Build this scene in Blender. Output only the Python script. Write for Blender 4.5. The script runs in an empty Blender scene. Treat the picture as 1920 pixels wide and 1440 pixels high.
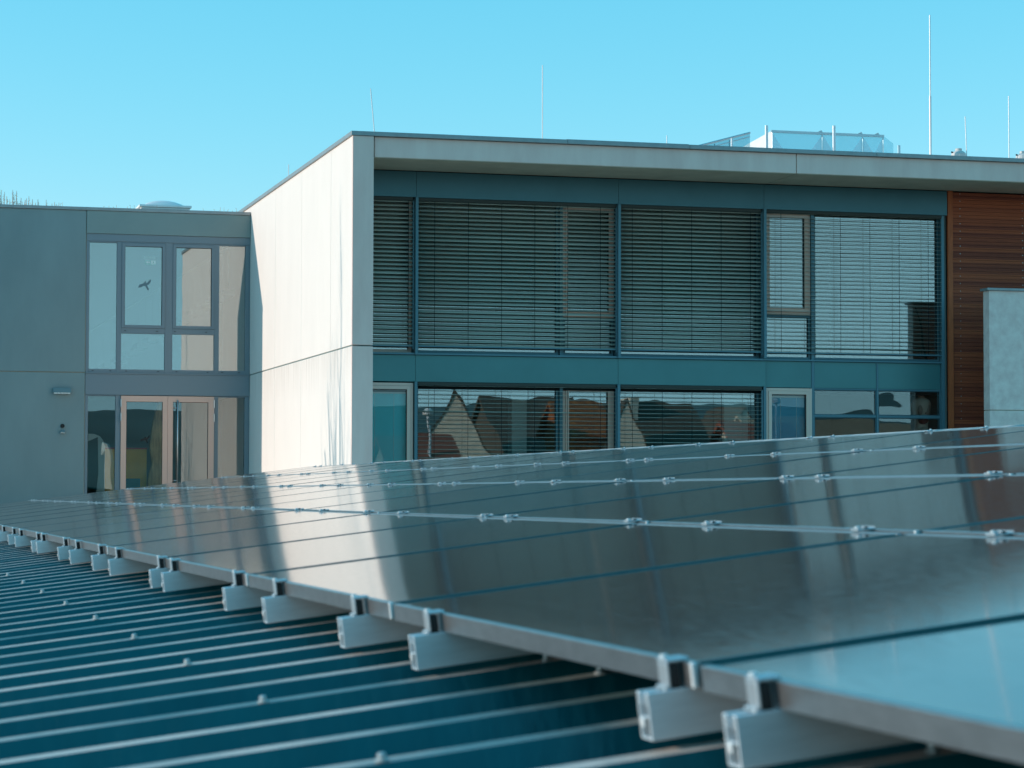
import bpy, bmesh, math, random
from mathutils import Vector, Matrix, Quaternion
R = math.radians
random.seed(7)
S = bpy.context.scene
COL = S.collection
ZC = 4.0                      # camera height above the ground; all z below are written relative to the camera

# ------------------------------------------------------------------ camera
YAW, PIT, ROL = .266395, .0450695, .00173085
Fv = Vector((math.sin(YAW)*math.cos(PIT), math.cos(YAW)*math.cos(PIT), math.sin(PIT)))
R0 = Vector((math.cos(YAW), -math.sin(YAW), 0)); U0 = R0.cross(Fv)
Rv = R0*math.cos(ROL)+U0*math.sin(ROL); Uv = -R0*math.sin(ROL)+U0*math.cos(ROL)
cam = bpy.data.cameras.new('camera'); cam_o = bpy.data.objects.new('camera', cam); COL.objects.link(cam_o)
M = Matrix((Rv, Uv, -Fv)).transposed().to_4x4(); M.translation = Vector((0, 0, ZC)); cam_o.matrix_world = M
cam.sensor_width = 36; cam.lens = 4597.06*36/1920; cam.clip_end = 3000; cam.clip_start = .05
cam.dof.use_dof = True; cam.dof.focus_distance = 30; cam.dof.aperture_fstop = 11
S.camera = cam_o

# ------------------------------------------------------------------ light
TRAVEL = Vector((8, -1.69, -2.30)).normalized()      # direction the sunlight travels
ELEV = math.asin(-TRAVEL.z); AZ = math.atan2(-TRAVEL.x, -TRAVEL.y)
W = bpy.data.worlds.new('World'); S.world = W; W.use_nodes = True
wt = W.node_tree; wt.nodes.clear()
wo = wt.nodes.new('ShaderNodeOutputWorld'); bg = wt.nodes.new('ShaderNodeBackground')
sky = wt.nodes.new('ShaderNodeTexSky'); sky.sky_type = 'NISHITA'; sky.sun_disc = False
sky.sun_elevation = ELEV; sky.sun_rotation = AZ % (2*math.pi); sky.air_density = 1.0; sky.dust_density = .2; sky.ozone_density = 4.0
sep = wt.nodes.new('ShaderNodeSeparateColor'); com = wt.nodes.new('ShaderNodeCombineColor'); wt.links.new(sky.outputs[0], sep.inputs[0])
def wmath(op, x, y=None):
    n = wt.nodes.new('ShaderNodeMath'); n.operation = op
    for k, v in enumerate((x, y)):
        if v is None: continue
        if hasattr(v, 'links'): wt.links.new(v, n.inputs[k])
        else: n.inputs[k].default_value = v
    return n.outputs[0]
# raw sky values are 10x the .1-strength ones; each channel gets its own gain and contrast (a cyan, hazy autumn sky)
def chan(i, ref, out, g): return wmath('MULTIPLY', wmath('POWER', wmath('MULTIPLY', sep.outputs[i], .1/ref), g), out/.15)
gr = chan(1, .246, .675, .60)
bl = wmath('MAXIMUM', chan(2, .397, .93, .55), wmath('MULTIPLY', gr, 1.20))
rd = wmath('MINIMUM', chan(0, .130, .185, 1.6), wmath('MULTIPLY', gr, .51))
for k, v in enumerate((rd, gr, bl)): wt.links.new(v, com.inputs[k])
wt.links.new(com.outputs[0], bg.inputs[0]); wt.links.new(bg.outputs[0], wo.inputs[0])
bg.inputs[1].default_value = .15
sl = bpy.data.lights.new('sun', 'SUN'); sl.energy = 3.2; sl.angle = R(.53); sl.color = (1, .86, .75)
so = bpy.data.objects.new('sun', sl); COL.objects.link(so); so.rotation_euler = (-TRAVEL).to_track_quat('Z', 'Y').to_euler()
S.view_settings.view_transform = 'Standard'; S.view_settings.look = 'None'; S.view_settings.exposure = 0; S.view_settings.gamma = 1
S.cycles.max_bounces = 10; S.cycles.glossy_bounces = 6; S.cycles.transparent_max_bounces = 16; S.cycles.caustics_reflective = False

# ------------------------------------------------------------------ helpers
def mat(name, col, rough=.6, metal=0, spec=.5, var=0, vscale=4, bump=0, bscale=40, stretch=(1, 1, 1), fn=None, var2=None):
    m = bpy.data.materials.new(name); m.use_nodes = True; t = m.node_tree; b = t.nodes['Principled BSDF']
    b.inputs['Base Color'].default_value = (*col, 1); b.inputs['Roughness'].default_value = rough
    b.inputs['Metallic'].default_value = metal; b.inputs['Specular IOR Level'].default_value = spec
    if var or bump:
        tc = t.nodes.new('ShaderNodeTexCoord'); mp = t.nodes.new('ShaderNodeMapping'); mp.inputs['Scale'].default_value = stretch
        t.links.new(tc.outputs['Object'], mp.inputs[0])
    if var:
        n = t.nodes.new('ShaderNodeTexNoise'); n.inputs['Scale'].default_value = vscale; n.inputs['Detail'].default_value = 6; n.inputs['Roughness'].default_value = .6
        t.links.new(mp.outputs[0], n.inputs[0])
        r = t.nodes.new('ShaderNodeValToRGB'); r.color_ramp.elements[0].position = .3; r.color_ramp.elements[1].position = .7
        c2 = var2 or col
        r.color_ramp.elements[0].color = (*[c*(1-var) for c in col], 1); r.color_ramp.elements[1].color = (*[min(1, c*(1+var)) for c in c2], 1)
        t.links.new(n.outputs[0], r.inputs[0]); t.links.new(r.outputs[0], b.inputs['Base Color'])
    if bump:
        n2 = t.nodes.new('ShaderNodeTexNoise'); n2.inputs['Scale'].default_value = bscale; n2.inputs['Detail'].default_value = 3
        t.links.new(mp.outputs[0], n2.inputs[0]); bp = t.nodes.new('ShaderNodeBump'); bp.inputs['Strength'].default_value = bump; bp.inputs['Distance'].default_value = .01
        t.links.new(n2.outputs[0], bp.inputs['Height']); t.links.new(bp.outputs[0], b.inputs['Normal'])
    if fn: fn(m, t, b)
    return m

class MB:
    def __init__(s): s.v = []; s.f = []
    def box(s, x0, x1, y0, y1, z0, z1):
        i = len(s.v); s.v += [(x, y, z) for z in (z0, z1) for y in (y0, y1) for x in (x0, x1)]
        s.f += [tuple(i+k for k in q) for q in ((0, 2, 3, 1), (4, 5, 7, 6), (0, 1, 5, 4), (1, 3, 7, 5), (3, 2, 6, 7), (2, 0, 4, 6))]; return s
    def poly(s, pts): i = len(s.v); s.v += [tuple(p) for p in pts]; s.f.append(tuple(range(i, i+len(pts)))); return s
    def prism(s, pts, d):       # polygon pts extruded by vector d
        i = len(s.v); n = len(pts); d = Vector(d); s.v += [tuple(p) for p in pts]+[tuple(Vector(p)+d) for p in pts]
        s.f.append(tuple(i+k for k in range(n))[::-1]); s.f.append(tuple(i+n+k for k in range(n)))
        for k in range(n): s.f.append((i+k, i+(k+1) % n, i+n+(k+1) % n, i+n+k))
        return s
    def tube(s, pts, rad, n=8, cap=True):
        pts = [Vector(p) for p in pts]
        if not hasattr(rad, '__len__'): rad = [rad]*len(pts)
        i = len(s.v)
        for k, p in enumerate(pts):
            d = (pts[min(k+1, len(pts)-1)]-pts[max(k-1, 0)]).normalized(); a = d.orthogonal().normalized() if abs(d.z) < .9 else Vector((1, 0, 0))
            a = (a-d*a.dot(d)).normalized(); b = d.cross(a)
            for j in range(n):
                t = 2*math.pi*j/n; s.v.append(tuple(p+(a*math.cos(t)+b*math.sin(t))*rad[k]))
        for k in range(len(pts)-1):
            for j in range(n): s.f.append((i+k*n+j, i+k*n+(j+1) % n, i+(k+1)*n+(j+1) % n, i+(k+1)*n+j))
        if cap: s.f.append(tuple(i+j for j in range(n))[::-1]); s.f.append(tuple(i+(len(pts)-1)*n+j for j in range(n)))
        return s
    def lathe(s, prof, c, n=24):   # prof: (radius, z)
        i = len(s.v); c = Vector(c)
        for r, z in prof:
            for j in range(n): t = 2*math.pi*j/n; s.v.append((c.x+r*math.cos(t), c.y+r*math.sin(t), c.z+z))
        for k in range(len(prof)-1):
            for j in range(n): s.f.append((i+k*n+j, i+k*n+(j+1) % n, i+(k+1)*n+(j+1) % n, i+(k+1)*n+j))
        s.f.append(tuple(i+j for j in range(n))[::-1]); s.f.append(tuple(i+(len(prof)-1)*n+j for j in range(n))); return s
    def build(s, name, m, parent=None, bevel=0, smooth=False, zoff=None, label=None):
        me = bpy.data.meshes.new(name); me.from_pydata(s.v, [], s.f); me.materials.append(m)
        if smooth: me.polygons.foreach_set('use_smooth', [True]*len(me.polygons))
        me.update()
        o = bpy.data.objects.new(name, me); COL.objects.link(o)
        if parent: o.parent = parent
        else: o.location.z = ZC if zoff is None else zoff
        if bevel:
            b = o.modifiers.new('bevel', 'BEVEL'); b.width = bevel; b.segments = 2; b.limit_method = 'ANGLE'
        if label: o['label'] = label
        return o
def thing(name, label, cat, group=None, loc=(0, 0, 0)):
    o = bpy.data.objects.new(name, None); COL.objects.link(o); o.location = (loc[0], loc[1], loc[2]+ZC)
    o['label'] = label; o['category'] = cat; o.empty_display_size = .1
    if group: o['group'] = group
    return o
def tag(o, label, cat, group=None):
    o['label'] = label; o['category'] = cat
    if group: o['group'] = group
    return o
def structure(o): o['kind'] = 'structure'; return o
def copy_tree(o, parent=None):
    c = o.copy(); COL.objects.link(c); c.parent = parent
    for ch in o.children: copy_tree(ch, c)
    return c
def B(*a): return MB().box(*a)
ORD = ['first', 'second', 'third', 'fourth', 'fifth', 'sixth', 'seventh', 'eighth', 'ninth', 'tenth', 'eleventh', 'twelfth', 'thirteenth', 'fourteenth', 'fifteenth', 'sixteenth', 'seventeenth', 'eighteenth', 'nineteenth', 'twentieth'] + ['twenty-'+k for k in ('first', 'second', 'third', 'fourth', 'fifth', 'sixth', 'seventh', 'eighth', 'ninth')] + ['thirtieth', 'thirty-first', 'thirty-second', 'thirty-third', 'thirty-fourth', 'thirty-fifth', 'thirty-sixth']

# ------------------------------------------------------------------ materials
def stain(m, t, b):      # damp streaks below the horizontal joint at z = 2.69 (object z)
    tc = t.nodes.new('ShaderNodeTexCoord'); sx = t.nodes.new('ShaderNodeSeparateXYZ'); t.links.new(tc.outputs['Object'], sx.inputs[0])
    mr = t.nodes.new('ShaderNodeMapRange'); mr.inputs[1].default_value = 1.9; mr.inputs[2].default_value = 2.67; t.links.new(sx.outputs[2], mr.inputs[0])
    cut = t.nodes.new('ShaderNodeMath'); cut.operation = 'LESS_THAN'; cut.inputs[1].default_value = 2.69; t.links.new(sx.outputs[2], cut.inputs[0])
    mp = t.nodes.new('ShaderNodeMapping'); mp.inputs['Scale'].default_value = (5, 5, .35); t.links.new(tc.outputs['Object'], mp.inputs[0])
    n = t.nodes.new('ShaderNodeTexNoise'); n.inputs['Scale'].default_value = 2.2; n.inputs['Detail'].default_value = 5; t.links.new(mp.outputs[0], n.inputs[0])
    r = t.nodes.new('ShaderNodeMapRange'); r.inputs[1].default_value = .35; r.inputs[2].default_value = .8; t.links.new(n.outputs[0], r.inputs[0])
    m1 = t.nodes.new('ShaderNodeMath'); m1.operation = 'MULTIPLY'; mr.inputs[4].default_value = .42; t.links.new(mr.outputs[0], m1.inputs[0]); t.links.new(r.outputs[0], m1.inputs[1])
    m2 = t.nodes.new('ShaderNodeMath'); m2.operation = 'MULTIPLY'; t.links.new(m1.outputs[0], m2.inputs[0]); t.links.new(cut.outputs[0], m2.inputs[1])
    mx = t.nodes.new('ShaderNodeMix'); mx.data_type = 'RGBA'; t.links.new(m2.outputs[0], mx.inputs[0])
    src = b.inputs['Base Color'].links[0].from_socket; t.links.new(src, mx.inputs[6]); mx.inputs[7].default_value = (.40, .32, .25, 1)
    t.links.new(mx.outputs[2], b.inputs['Base Color'])
m_white = mat('white_concrete', (.83, .75, .69), .85, var=.022, vscale=1.6, bump=.25, bscale=30, stretch=(1, 1, .4), fn=stain)
m_beam = mat('shade_warmed_concrete', (.98, .64, .55), .85, var=.09, vscale=2.5, bump=.2, bscale=40, stretch=(1.3, 1, .3))  # concrete reddened to offset the blue skylight on shaded faces
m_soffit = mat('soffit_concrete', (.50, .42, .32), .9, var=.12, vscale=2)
m_slab = mat('weathered_concrete', (.97, .68, .60), .9, var=.16, vscale=5, bump=.4, bscale=25)
m_grey = mat('grey_facade_panel', (.215, .287, .292), .75, var=.07, vscale=1.5, stretch=(1, 1, .35), bump=.1, bscale=60)
m_fascia = mat('grey_fascia_sheet', (.225, .29, .28), .5, var=.04, vscale=2)
m_cap = mat('zinc_coping', (.33, .34, .34), .42, metal=.6, var=.1, vscale=8)
m_teal = mat('petrol_metal_sheet', (.085, .18, .20), .38, metal=.25, var=.06, vscale=1.5)
m_band = mat('petrol_spandrel_sheet', (.09, .235, .235), .32, metal=.2, var=.08, vscale=.8)
m_frame = mat('petrol_window_frame', (.12, .225, .26), .45, metal=.2)
m_anth = mat('grey_window_frame', (.19, .24, .27), .5)
m_taupe = mat('taupe_window_frame', (.76, .47, .37), .5)
m_taupe_w = mat('recess_taupe_window_frame', (.95, .60, .48), .5)  # the same taupe, lightened and pinkened to offset the recess shade
m_dark = mat('dark_gap', (.01, .01, .01), .9)
m_gasket = mat('black_rubber', (.006, .006, .006), .6)
m_steel = mat('brushed_steel', (.6, .6, .6), .3, metal=1)
m_alu = mat('anodised_aluminium', (.58, .62, .64), .40, metal=.75, var=.08, vscale=30, bump=.1, bscale=60, stretch=(1, 12, 12))
m_frame_alu = mat('panel_frame_aluminium', (.36, .36, .36), .34, metal=.85, var=.12, vscale=18, bump=.1, bscale=80, stretch=(3, 1, 3))
m_railm = mat('rail_aluminium', (.80, .84, .86), .36, metal=.6, var=.06, vscale=20, stretch=(1, 6, 10))
m_glint_bolt = mat('glint_and_bolt_metal', (.85, .84, .82), .35, metal=.3)  # bolts, and the sun glints painted at the panel corners
m_screw = mat('galvanised_screw', (.62, .62, .60), .4, metal=.6)
m_rod = mat('lightning_rod_aluminium', (.72, .72, .72), .5, metal=.3)
m_plastic = mat('pale_plastic', (.62, .60, .57), .6, var=.06)
m_slat = mat('bronze_blind_slat', (.66, .58, .47), .36, metal=.2, var=.08, vscale=3, stretch=(.3, 4, 4))
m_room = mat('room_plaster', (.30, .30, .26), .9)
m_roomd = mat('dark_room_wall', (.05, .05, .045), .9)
m_white_in = mat('white_interior_paint', (.8, .8, .74), .8)
m_blueblind = mat('blue_interior_blind', (.22, 1.0, 1.0), .6)
m_blueblind2 = mat('dark_blue_interior_blind', (.12, .50, .66), .6)
m_green = mat('green_board', (.03, .09, .06), .6)
m_stone = mat('stone_gable_wall', (.70, .60, .47), .9, var=.2, vscale=3)
m_render = mat('cream_render', (.62, .58, .48), .9, var=.08)
m_tile_b = mat('brown_roof_tiles', (.10, .075, .05), .85, var=.35, vscale=6, bump=.6, bscale=12)
m_tile_r = mat('red_roof_tiles', (.30, .09, .05), .85, var=.35, vscale=6, bump=.6, bscale=12)
m_tile_l = mat('light_brown_roof_tiles', (.42, .32, .22), .85, var=.3, vscale=6, bump=.6, bscale=12)
m_ivy = mat('red_ivy', (.25, .05, .025), .9, var=.6, vscale=5, var2=(.35, .12, .03))
m_bark = mat('grey_bark', (.13, .11, .09), .95, var=.3, vscale=12)
m_dead = mat('bleached_dead_wood', (.55, .42, .34), .95, var=.2)
m_grass = mat('ground_grass', (.085, .08, .035), .95, var=.35, vscale=.3)
m_hill = mat('hazy_hill', (.08, .15, .14), .95, var=.4, vscale=.03)  # distance haze is mixed into the hill colour as teal
m_pave = mat('concrete_paving', (.60, .48, .40), .9, var=.12, vscale=2)
m_wood_in = mat('interior_wood', (.62, .40, .18), .7, var=.45, vscale=4, stretch=(4, 4, .6))
m_yellow = mat('ochre_cabinet', (.85, .46, .05), .6, var=.1)
m_red = mat('red_edge', (.6, .05, .03), .5)

def wood_fn(m, t, b):
    tc = t.nodes.new('ShaderNodeTexCoord'); sx = t.nodes.new('ShaderNodeSeparateXYZ'); t.links.new(tc.outputs['Object'], sx.inputs[0])
    d = t.nodes.new('ShaderNodeMath'); d.operation = 'DIVIDE'; d.inputs[1].default_value = .0755; t.links.new(sx.outputs[2], d.inputs[0])
    fl = t.nodes.new('ShaderNodeMath'); fl.operation = 'FLOOR'; t.links.new(d.outputs[0], fl.inputs[0])
    wn = t.nodes.new('ShaderNodeTexWhiteNoise'); wn.noise_dimensions = '1D'; t.links.new(fl.outputs[0], wn.inputs['W'])
    mp = t.nodes.new('ShaderNodeMapping'); mp.inputs['Scale'].default_value = (.9, 1, 14); t.links.new(tc.outputs['Object'], mp.inputs[0])
    n = t.nodes.new('ShaderNodeTexNoise'); n.inputs['Scale'].default_value = 3; n.inputs['Detail'].default_value = 5; t.links.new(mp.outputs[0], n.inputs[0])
    ad = t.nodes.new('ShaderNodeMath'); ad.operation = 'ADD'; t.links.new(wn.outputs['Value'], ad.inputs[0]); t.links.new(n.outputs[0], ad.inputs[1])
    r = t.nodes.new('ShaderNodeValToRGB'); e = r.color_ramp.elements; e[0].position = .35; e[1].position = 1.3/1.5
    e[0].color = (.27, .046, .020, 1); e[1].color = (.52, .100, .034, 1)
    hf = t.nodes.new('ShaderNodeMath'); hf.operation = 'MULTIPLY'; hf.inputs[1].default_value = .6; t.links.new(ad.outputs[0], hf.inputs[0])
    t.links.new(hf.outputs[0], r.inputs[0]); t.links.new(r.outputs[0], b.inputs['Base Color'])
m_clad = mat('red_brown_timber', (.25, .08, .03), .7, fn=wood_fn)
m_post = mat('orange_timber_post', (.56, .115, .035), .65, var=.15, vscale=6, stretch=(4, 4, .6))

def glass(name, tintc=(.94, .97, .96), ior=1.6, refl=1.0, rough=.0, warp=.0, base=.08, wscale=1.2):
    m = bpy.data.materials.new(name); m.use_nodes = True; t = m.node_tree; t.nodes.clear()
    o = t.nodes.new('ShaderNodeOutputMaterial'); mx = t.nodes.new('ShaderNodeMixShader'); tr = t.nodes.new('ShaderNodeBsdfTransparent'); gl = t.nodes.new('ShaderNodeBsdfGlossy')
    tr.inputs[0].default_value = (*tintc, 1); gl.inputs['Roughness'].default_value = rough; gl.inputs['Color'].default_value = (.95, 1, 1, 1)
    fr = t.nodes.new('ShaderNodeFresnel'); fr.inputs[0].default_value = ior
    a = t.nodes.new('ShaderNodeMath'); a.operation = 'MULTIPLY_ADD'; a.inputs[1].default_value = refl; a.inputs[2].default_value = base; a.use_clamp = True
    t.links.new(fr.outputs[0], a.inputs[0]); t.links.new(a.outputs[0], mx.inputs[0]); t.links.new(tr.outputs[0], mx.inputs[1]); t.links.new(gl.outputs[0], mx.inputs[2]); t.links.new(mx.outputs[0], o.inputs[0])
    if warp:
        tc = t.nodes.new('ShaderNodeTexCoord'); n = t.nodes.new('ShaderNodeTexNoise'); n.inputs['Scale'].default_value = wscale; n.inputs['Detail'].default_value = 1
        bp = t.nodes.new('ShaderNodeBump'); bp.inputs['Strength'].default_value = 1; bp.inputs['Distance'].default_value = warp
        t.links.new(tc.outputs['Object'], n.inputs[0]); t.links.new(n.outputs[0], bp.inputs['Height']); t.links.new(bp.outputs[0], gl.inputs['Normal'])
    return m
m_glass = glass('window_glass', warp=.0012, base=.12)
m_glassL = glass('foyer_glass', warp=.0008, base=.17)
m_glassD = glass('door_glass', warp=.0006, base=.06)
m_glassW = glass('wavy_glass', warp=.007, base=.03, wscale=.8)
m_glassC = glass('plain_window_glass', (.98, .99, .99), ior=1.45, base=0)
m_gclear = glass('thin_clear_glass', (.72, .86, .88), base=.05)

def pv_fn(m, t, b):
    tc = t.nodes.new('ShaderNodeTexCoord'); mp = t.nodes.new('ShaderNodeMapping'); mp.inputs['Scale'].default_value = (9, 1.2, 1); t.links.new(tc.outputs['Object'], mp.inputs[0])
    n = t.nodes.new('ShaderNodeTexNoise'); n.inputs['Scale'].default_value = 12; n.inputs['Detail'].default_value = 4; t.links.new(mp.outputs[0], n.inputs[0])
    mr = t.nodes.new('ShaderNodeMapRange'); mr.inputs[1].default_value = .3; mr.inputs[2].default_value = .75; mr.inputs[3].default_value = .055; mr.inputs[4].default_value = .10
    t.links.new(n.outputs[0], mr.inputs[0]); t.links.new(mr.outputs[0], b.inputs['Roughness'])
    # cell grid under the glass
    g = t.nodes.new('ShaderNodeTexBrick'); g.offset = 0; g.inputs['Scale'].default_value = 1; g.inputs['Mortar Size'].default_value = .003
    g.inputs['Brick Width'].default_value = .159; g.inputs['Row Height'].default_value = .159
    g.inputs['Color1'].default_value = (.006, .010, .016, 1); g.inputs['Color2'].default_value = (.008, .012, .020, 1); g.inputs['Mortar'].default_value = (.05, .055, .06, 1)
    t.links.new(tc.outputs['Object'], g.inputs[0])
    # thin dust film
    n3 = t.nodes.new('ShaderNodeTexNoise'); n3.inputs['Scale'].default_value = 2.5; n3.inputs['Detail'].default_value = 8; n3.inputs['Roughness'].default_value = .7; t.links.new(tc.outputs['Object'], n3.inputs[0])
    m3 = t.nodes.new('ShaderNodeMapRange'); m3.inputs[1].default_value = .35; m3.inputs[2].default_value = .8; m3.inputs[3].default_value = .03; m3.inputs[4].default_value = .16; t.links.new(n3.outputs[0], m3.inputs[0])
    # dirt collected along the lower frame edge of each panel (local x = 0)
    sx = t.nodes.new('ShaderNodeSeparateXYZ'); t.links.new(tc.outputs['Object'], sx.inputs[0])
    ed = t.nodes.new('ShaderNodeMapRange'); ed.inputs[1].default_value = .11; ed.inputs[2].default_value = .012; ed.inputs[3].default_value = 0; ed.inputs[4].default_value = .7; t.links.new(sx.outputs[0], ed.inputs[0])
    em = t.nodes.new('ShaderNodeMath'); em.operation = 'MULTIPLY'; t.links.new(ed.outputs[0], em.inputs[0]); t.links.new(n3.outputs[0], em.inputs[1])
    ea = t.nodes.new('ShaderNodeMath'); ea.operation = 'ADD'; t.links.new(em.outputs[0], ea.inputs[0]); t.links.new(m3.outputs[0], ea.inputs[1]); m3 = ea
    b.inputs['Sheen Weight'].default_value = .028; b.inputs['Sheen Roughness'].default_value = .45; b.inputs['Sheen Tint'].default_value = (.95, .74, .64, 1)
    mx = t.nodes.new('ShaderNodeMix'); mx.data_type = 'RGBA'; t.links.new(m3.outputs[0], mx.inputs[0]); t.links.new(g.outputs[0], mx.inputs[6]); mx.inputs[7].default_value = (.16, .15, .13, 1)
    t.links.new(mx.outputs[2], b.inputs['Base Color'])
m_pv = mat('photovoltaic_glass', (.008, .012, .02), .06, spec=.55, fn=pv_fn)

def roof_fn(m, t, b):
    tc = t.nodes.new('ShaderNodeTexCoord'); n = t.nodes.new('ShaderNodeTexNoise'); n.inputs['Scale'].default_value = 5; n.inputs['Detail'].default_value = 7; t.links.new(tc.outputs['Object'], n.inputs[0])
    mr = t.nodes.new('ShaderNodeMapRange'); mr.inputs[1].default_value = .3; mr.inputs[2].default_value = .75; mr.inputs[3].default_value = .30; mr.inputs[4].default_value = .5
    t.links.new(n.outputs[0], mr.inputs[0]); t.links.new(mr.outputs[0], b.inputs['Roughness'])
    # paler tone on upward-facing flats, patchy along the rib
    ge = t.nodes.new('ShaderNodeNewGeometry'); sx = t.nodes.new('ShaderNodeSeparateXYZ'); t.links.new(ge.outputs['True Normal'], sx.inputs[0])
    up = t.nodes.new('ShaderNodeMath'); up.operation = 'GREATER_THAN'; up.inputs[1].default_value = .93; t.links.new(sx.outputs[2], up.inputs[0])
    mp = t.nodes.new('ShaderNodeMapping'); mp.inputs['Scale'].default_value = (1.1, 3.2, 1); t.links.new(tc.outputs['Object'], mp.inputs[0])
    n2 = t.nodes.new('ShaderNodeTexNoise'); n2.inputs['Scale'].default_value = 1.3; n2.inputs['Detail'].default_value = 5; t.links.new(mp.outputs[0], n2.inputs[0])
    m2 = t.nodes.new('ShaderNodeMapRange'); m2.inputs[1].default_value = .38; m2.inputs[2].default_value = .56; m2.inputs[3].default_value = .12; m2.inputs[4].default_value = .85; t.links.new(n2.outputs[0], m2.inputs[0])
    mu = t.nodes.new('ShaderNodeMath'); mu.operation = 'MULTIPLY'; t.links.new(up.outputs[0], mu.inputs[0]); t.links.new(m2.outputs[0], mu.inputs[1])
    mx = t.nodes.new('ShaderNodeMix'); mx.data_type = 'RGBA'; t.links.new(mu.outputs[0], mx.inputs[0]); t.links.new(b.inputs['Base Color'].links[0].from_socket, mx.inputs[6]); mx.inputs[7].default_value = (.74, .60, .52, 1)
    t.links.new(mx.outputs[2], b.inputs['Base Color'])
m_roof = mat('petrol_trapezoid_sheet', (.001, .100, .118), .36, spec=.5, var=.12, vscale=3, bump=.35, bscale=9, stretch=(3, 1, 1), fn=roof_fn)

# ------------------------------------------------------------------ setting: ground, terrace, hills
g = MB().poly([(-1200, -1200, 0), (1200, -1200, 0), (1200, 1200, 0), (-1200, 1200, 0)]).build('ground', m_grass, zoff=0); structure(g)
structure(B(-6, 40, 31.2, 54.9, -3.99, -.32).build('terrace', m_pave))
def hill(name, cx, cy, wx, wy, h, n=40):
    mb = MB(); rnd = random.Random(3)
    for j in range(n+1):
        for i in range(n+1):
            u = i/n*2-1; v = j/n*2-1; e = max(0, 1-u*u)*max(0, 1-v*v)
            mb.v.append((cx+u*wx, cy+v*wy, -4.2+h*e**.8+(math.sin(u*9+v*4)*1.2+math.sin(u*21)*.7)*e+rnd.uniform(-.3, .3)*e))
    for j in range(n):
        for i in range(n): a = j*(n+1)+i; mb.f.append((a, a+1, a+n+2, a+n+1))
    return structure(mb.build(name, m_hill, smooth=True))
hill('hill', -20, 330, 140, 90, 34)
hill('hills', 120, -420, 520, 200, 22)

# ------------------------------------------------------------------ main school block
XW, YF, YG = 8.846, 43.45, 45.0
mb_ = thing('school_building', 'white concrete school block with teal blinds and a deep roof overhang', 'building', loc=(XW, YF, -4))
def P(mb, name, m, parent=mb_, bevel=0, smooth=False, label=None):      # part in camera-relative z of an Empty at (loc)
    o = mb.build(name, m, parent, bevel, smooth, label=label)
    root = parent
    while root.parent: root = root.parent
    if parent is root: o.location = -(root.location-Vector((0, 0, ZC)))
    return o
# side wall (sunlit), split at the horizontal joint; thin vertical joints
ys = [YF, 45.45, 48.52, 51.61, 54.9, 62.0]
w = MB(); j = .008
for (z0, z1) in ((-3.99, 2.675), (2.70, 6.50)):
    for a, b in zip(ys[:-1], ys[1:]): w.box(XW, 9.236, a+(j if a != YF else 0), b-(j if b != 62 else 0), z0, z1)
P(w, 'side_wall', m_white, bevel=.006)
P(B(XW+.001, 9.235, YF-.045, YF-.001, -3.98, 2.675).box(XW+.001, 9.235, YF-.045, YF-.001, 2.70, 6.50), 'shaded_pier_face', m_beam, bevel=.005)  # thin facing on the same wall, tinted warmer for its shaded end
P(B(XW+.02, 9.20, YF+.02, 61.9, -3.9, 6.45), 'wall_core', m_fascia)
P(B(9.262, 17.462, YF, YG+.0, 6.13, 6.50).box(17.482, 34, YF, YG, 6.13, 6.50), 'roof_beam', m_beam, bevel=.005)
P(B(9.25, 33.9, YF+.03, YG-.002, 6.16, 6.46), 'beam_core', m_soffit)
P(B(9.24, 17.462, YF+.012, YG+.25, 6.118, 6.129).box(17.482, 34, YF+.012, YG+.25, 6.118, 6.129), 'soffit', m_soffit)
P(B(9.24, 34, YG, 62, 6.14, 6.42), 'roof_deck', m_beam)
c = MB()
for x0, x1 in ((XW-.03, 12.9), (12.905, 15.3), (15.305, 19.1), (19.105, 24), (24.005, 34)): c.box(x0, x1, YF-.065, YF+.45, 6.505, 6.585)
for y0, y1 in ((YF+.453, 47.2), (47.205, 50.6), (50.605, 54.2), (54.205, 62.0)): c.box(XW-.03, 9.27, y0, y1, 6.505, 6.585)
P(c, 'coping', m_cap, bevel=.006)
P(B(9.27, 34, YF+.45, YG+1, 6.42, 6.50), 'parapet', m_beam)
P(B(12.9, 15.3, YF-.005, YF+.05, 6.586, 6.600).box(15.6, 16.6, YF-.004, YF+.05, 6.586, 6.594), 'flashing_strip', m_cap)
# recessed metal head band, intermediate band
h = MB()
for a, b in ((9.24, 10.397), (10.402, 14.407), (14.412, 17.407), (17.412, 21.33)): h.box(a, b, YG, YG+.06, 5.615, 6.10)
P(h, 'head_band', m_teal, bevel=.003)
P(B(9.24, 21.33, YG+.02, YG+.2, 5.62, 6.115), 'head_band_backing', m_dark)
h = MB()
for a, b in ((9.24, 10.397), (10.402, 14.407), (14.412, 17.44)): h.box(a, b, YG+.03, YG+.10, 2.125, 2.625)
P(h, 'spandrel_band', m_band, bevel=.003)
h = MB()
for a, b in ((17.446, 18.43), (18.50, 19.815), (19.865, 21.20)): h.box(a, b, YG+.10, YG+.14, 2.115, 2.63)
P(h, 'spandrel_panel', m_band, bevel=.002)
P(B(9.24, 17.44, YG-.02, YG+.16, 2.632, 2.668).box(17.445, 21.27, YG+.05, YG+.2, 2.637, 2.672), 'window_sill', m_frame, bevel=.003)
P(B(9.24, 21.2, YG+.145, YG+.35, 2.0, 2.62), 'spandrel_backing', m_dark)
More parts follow.
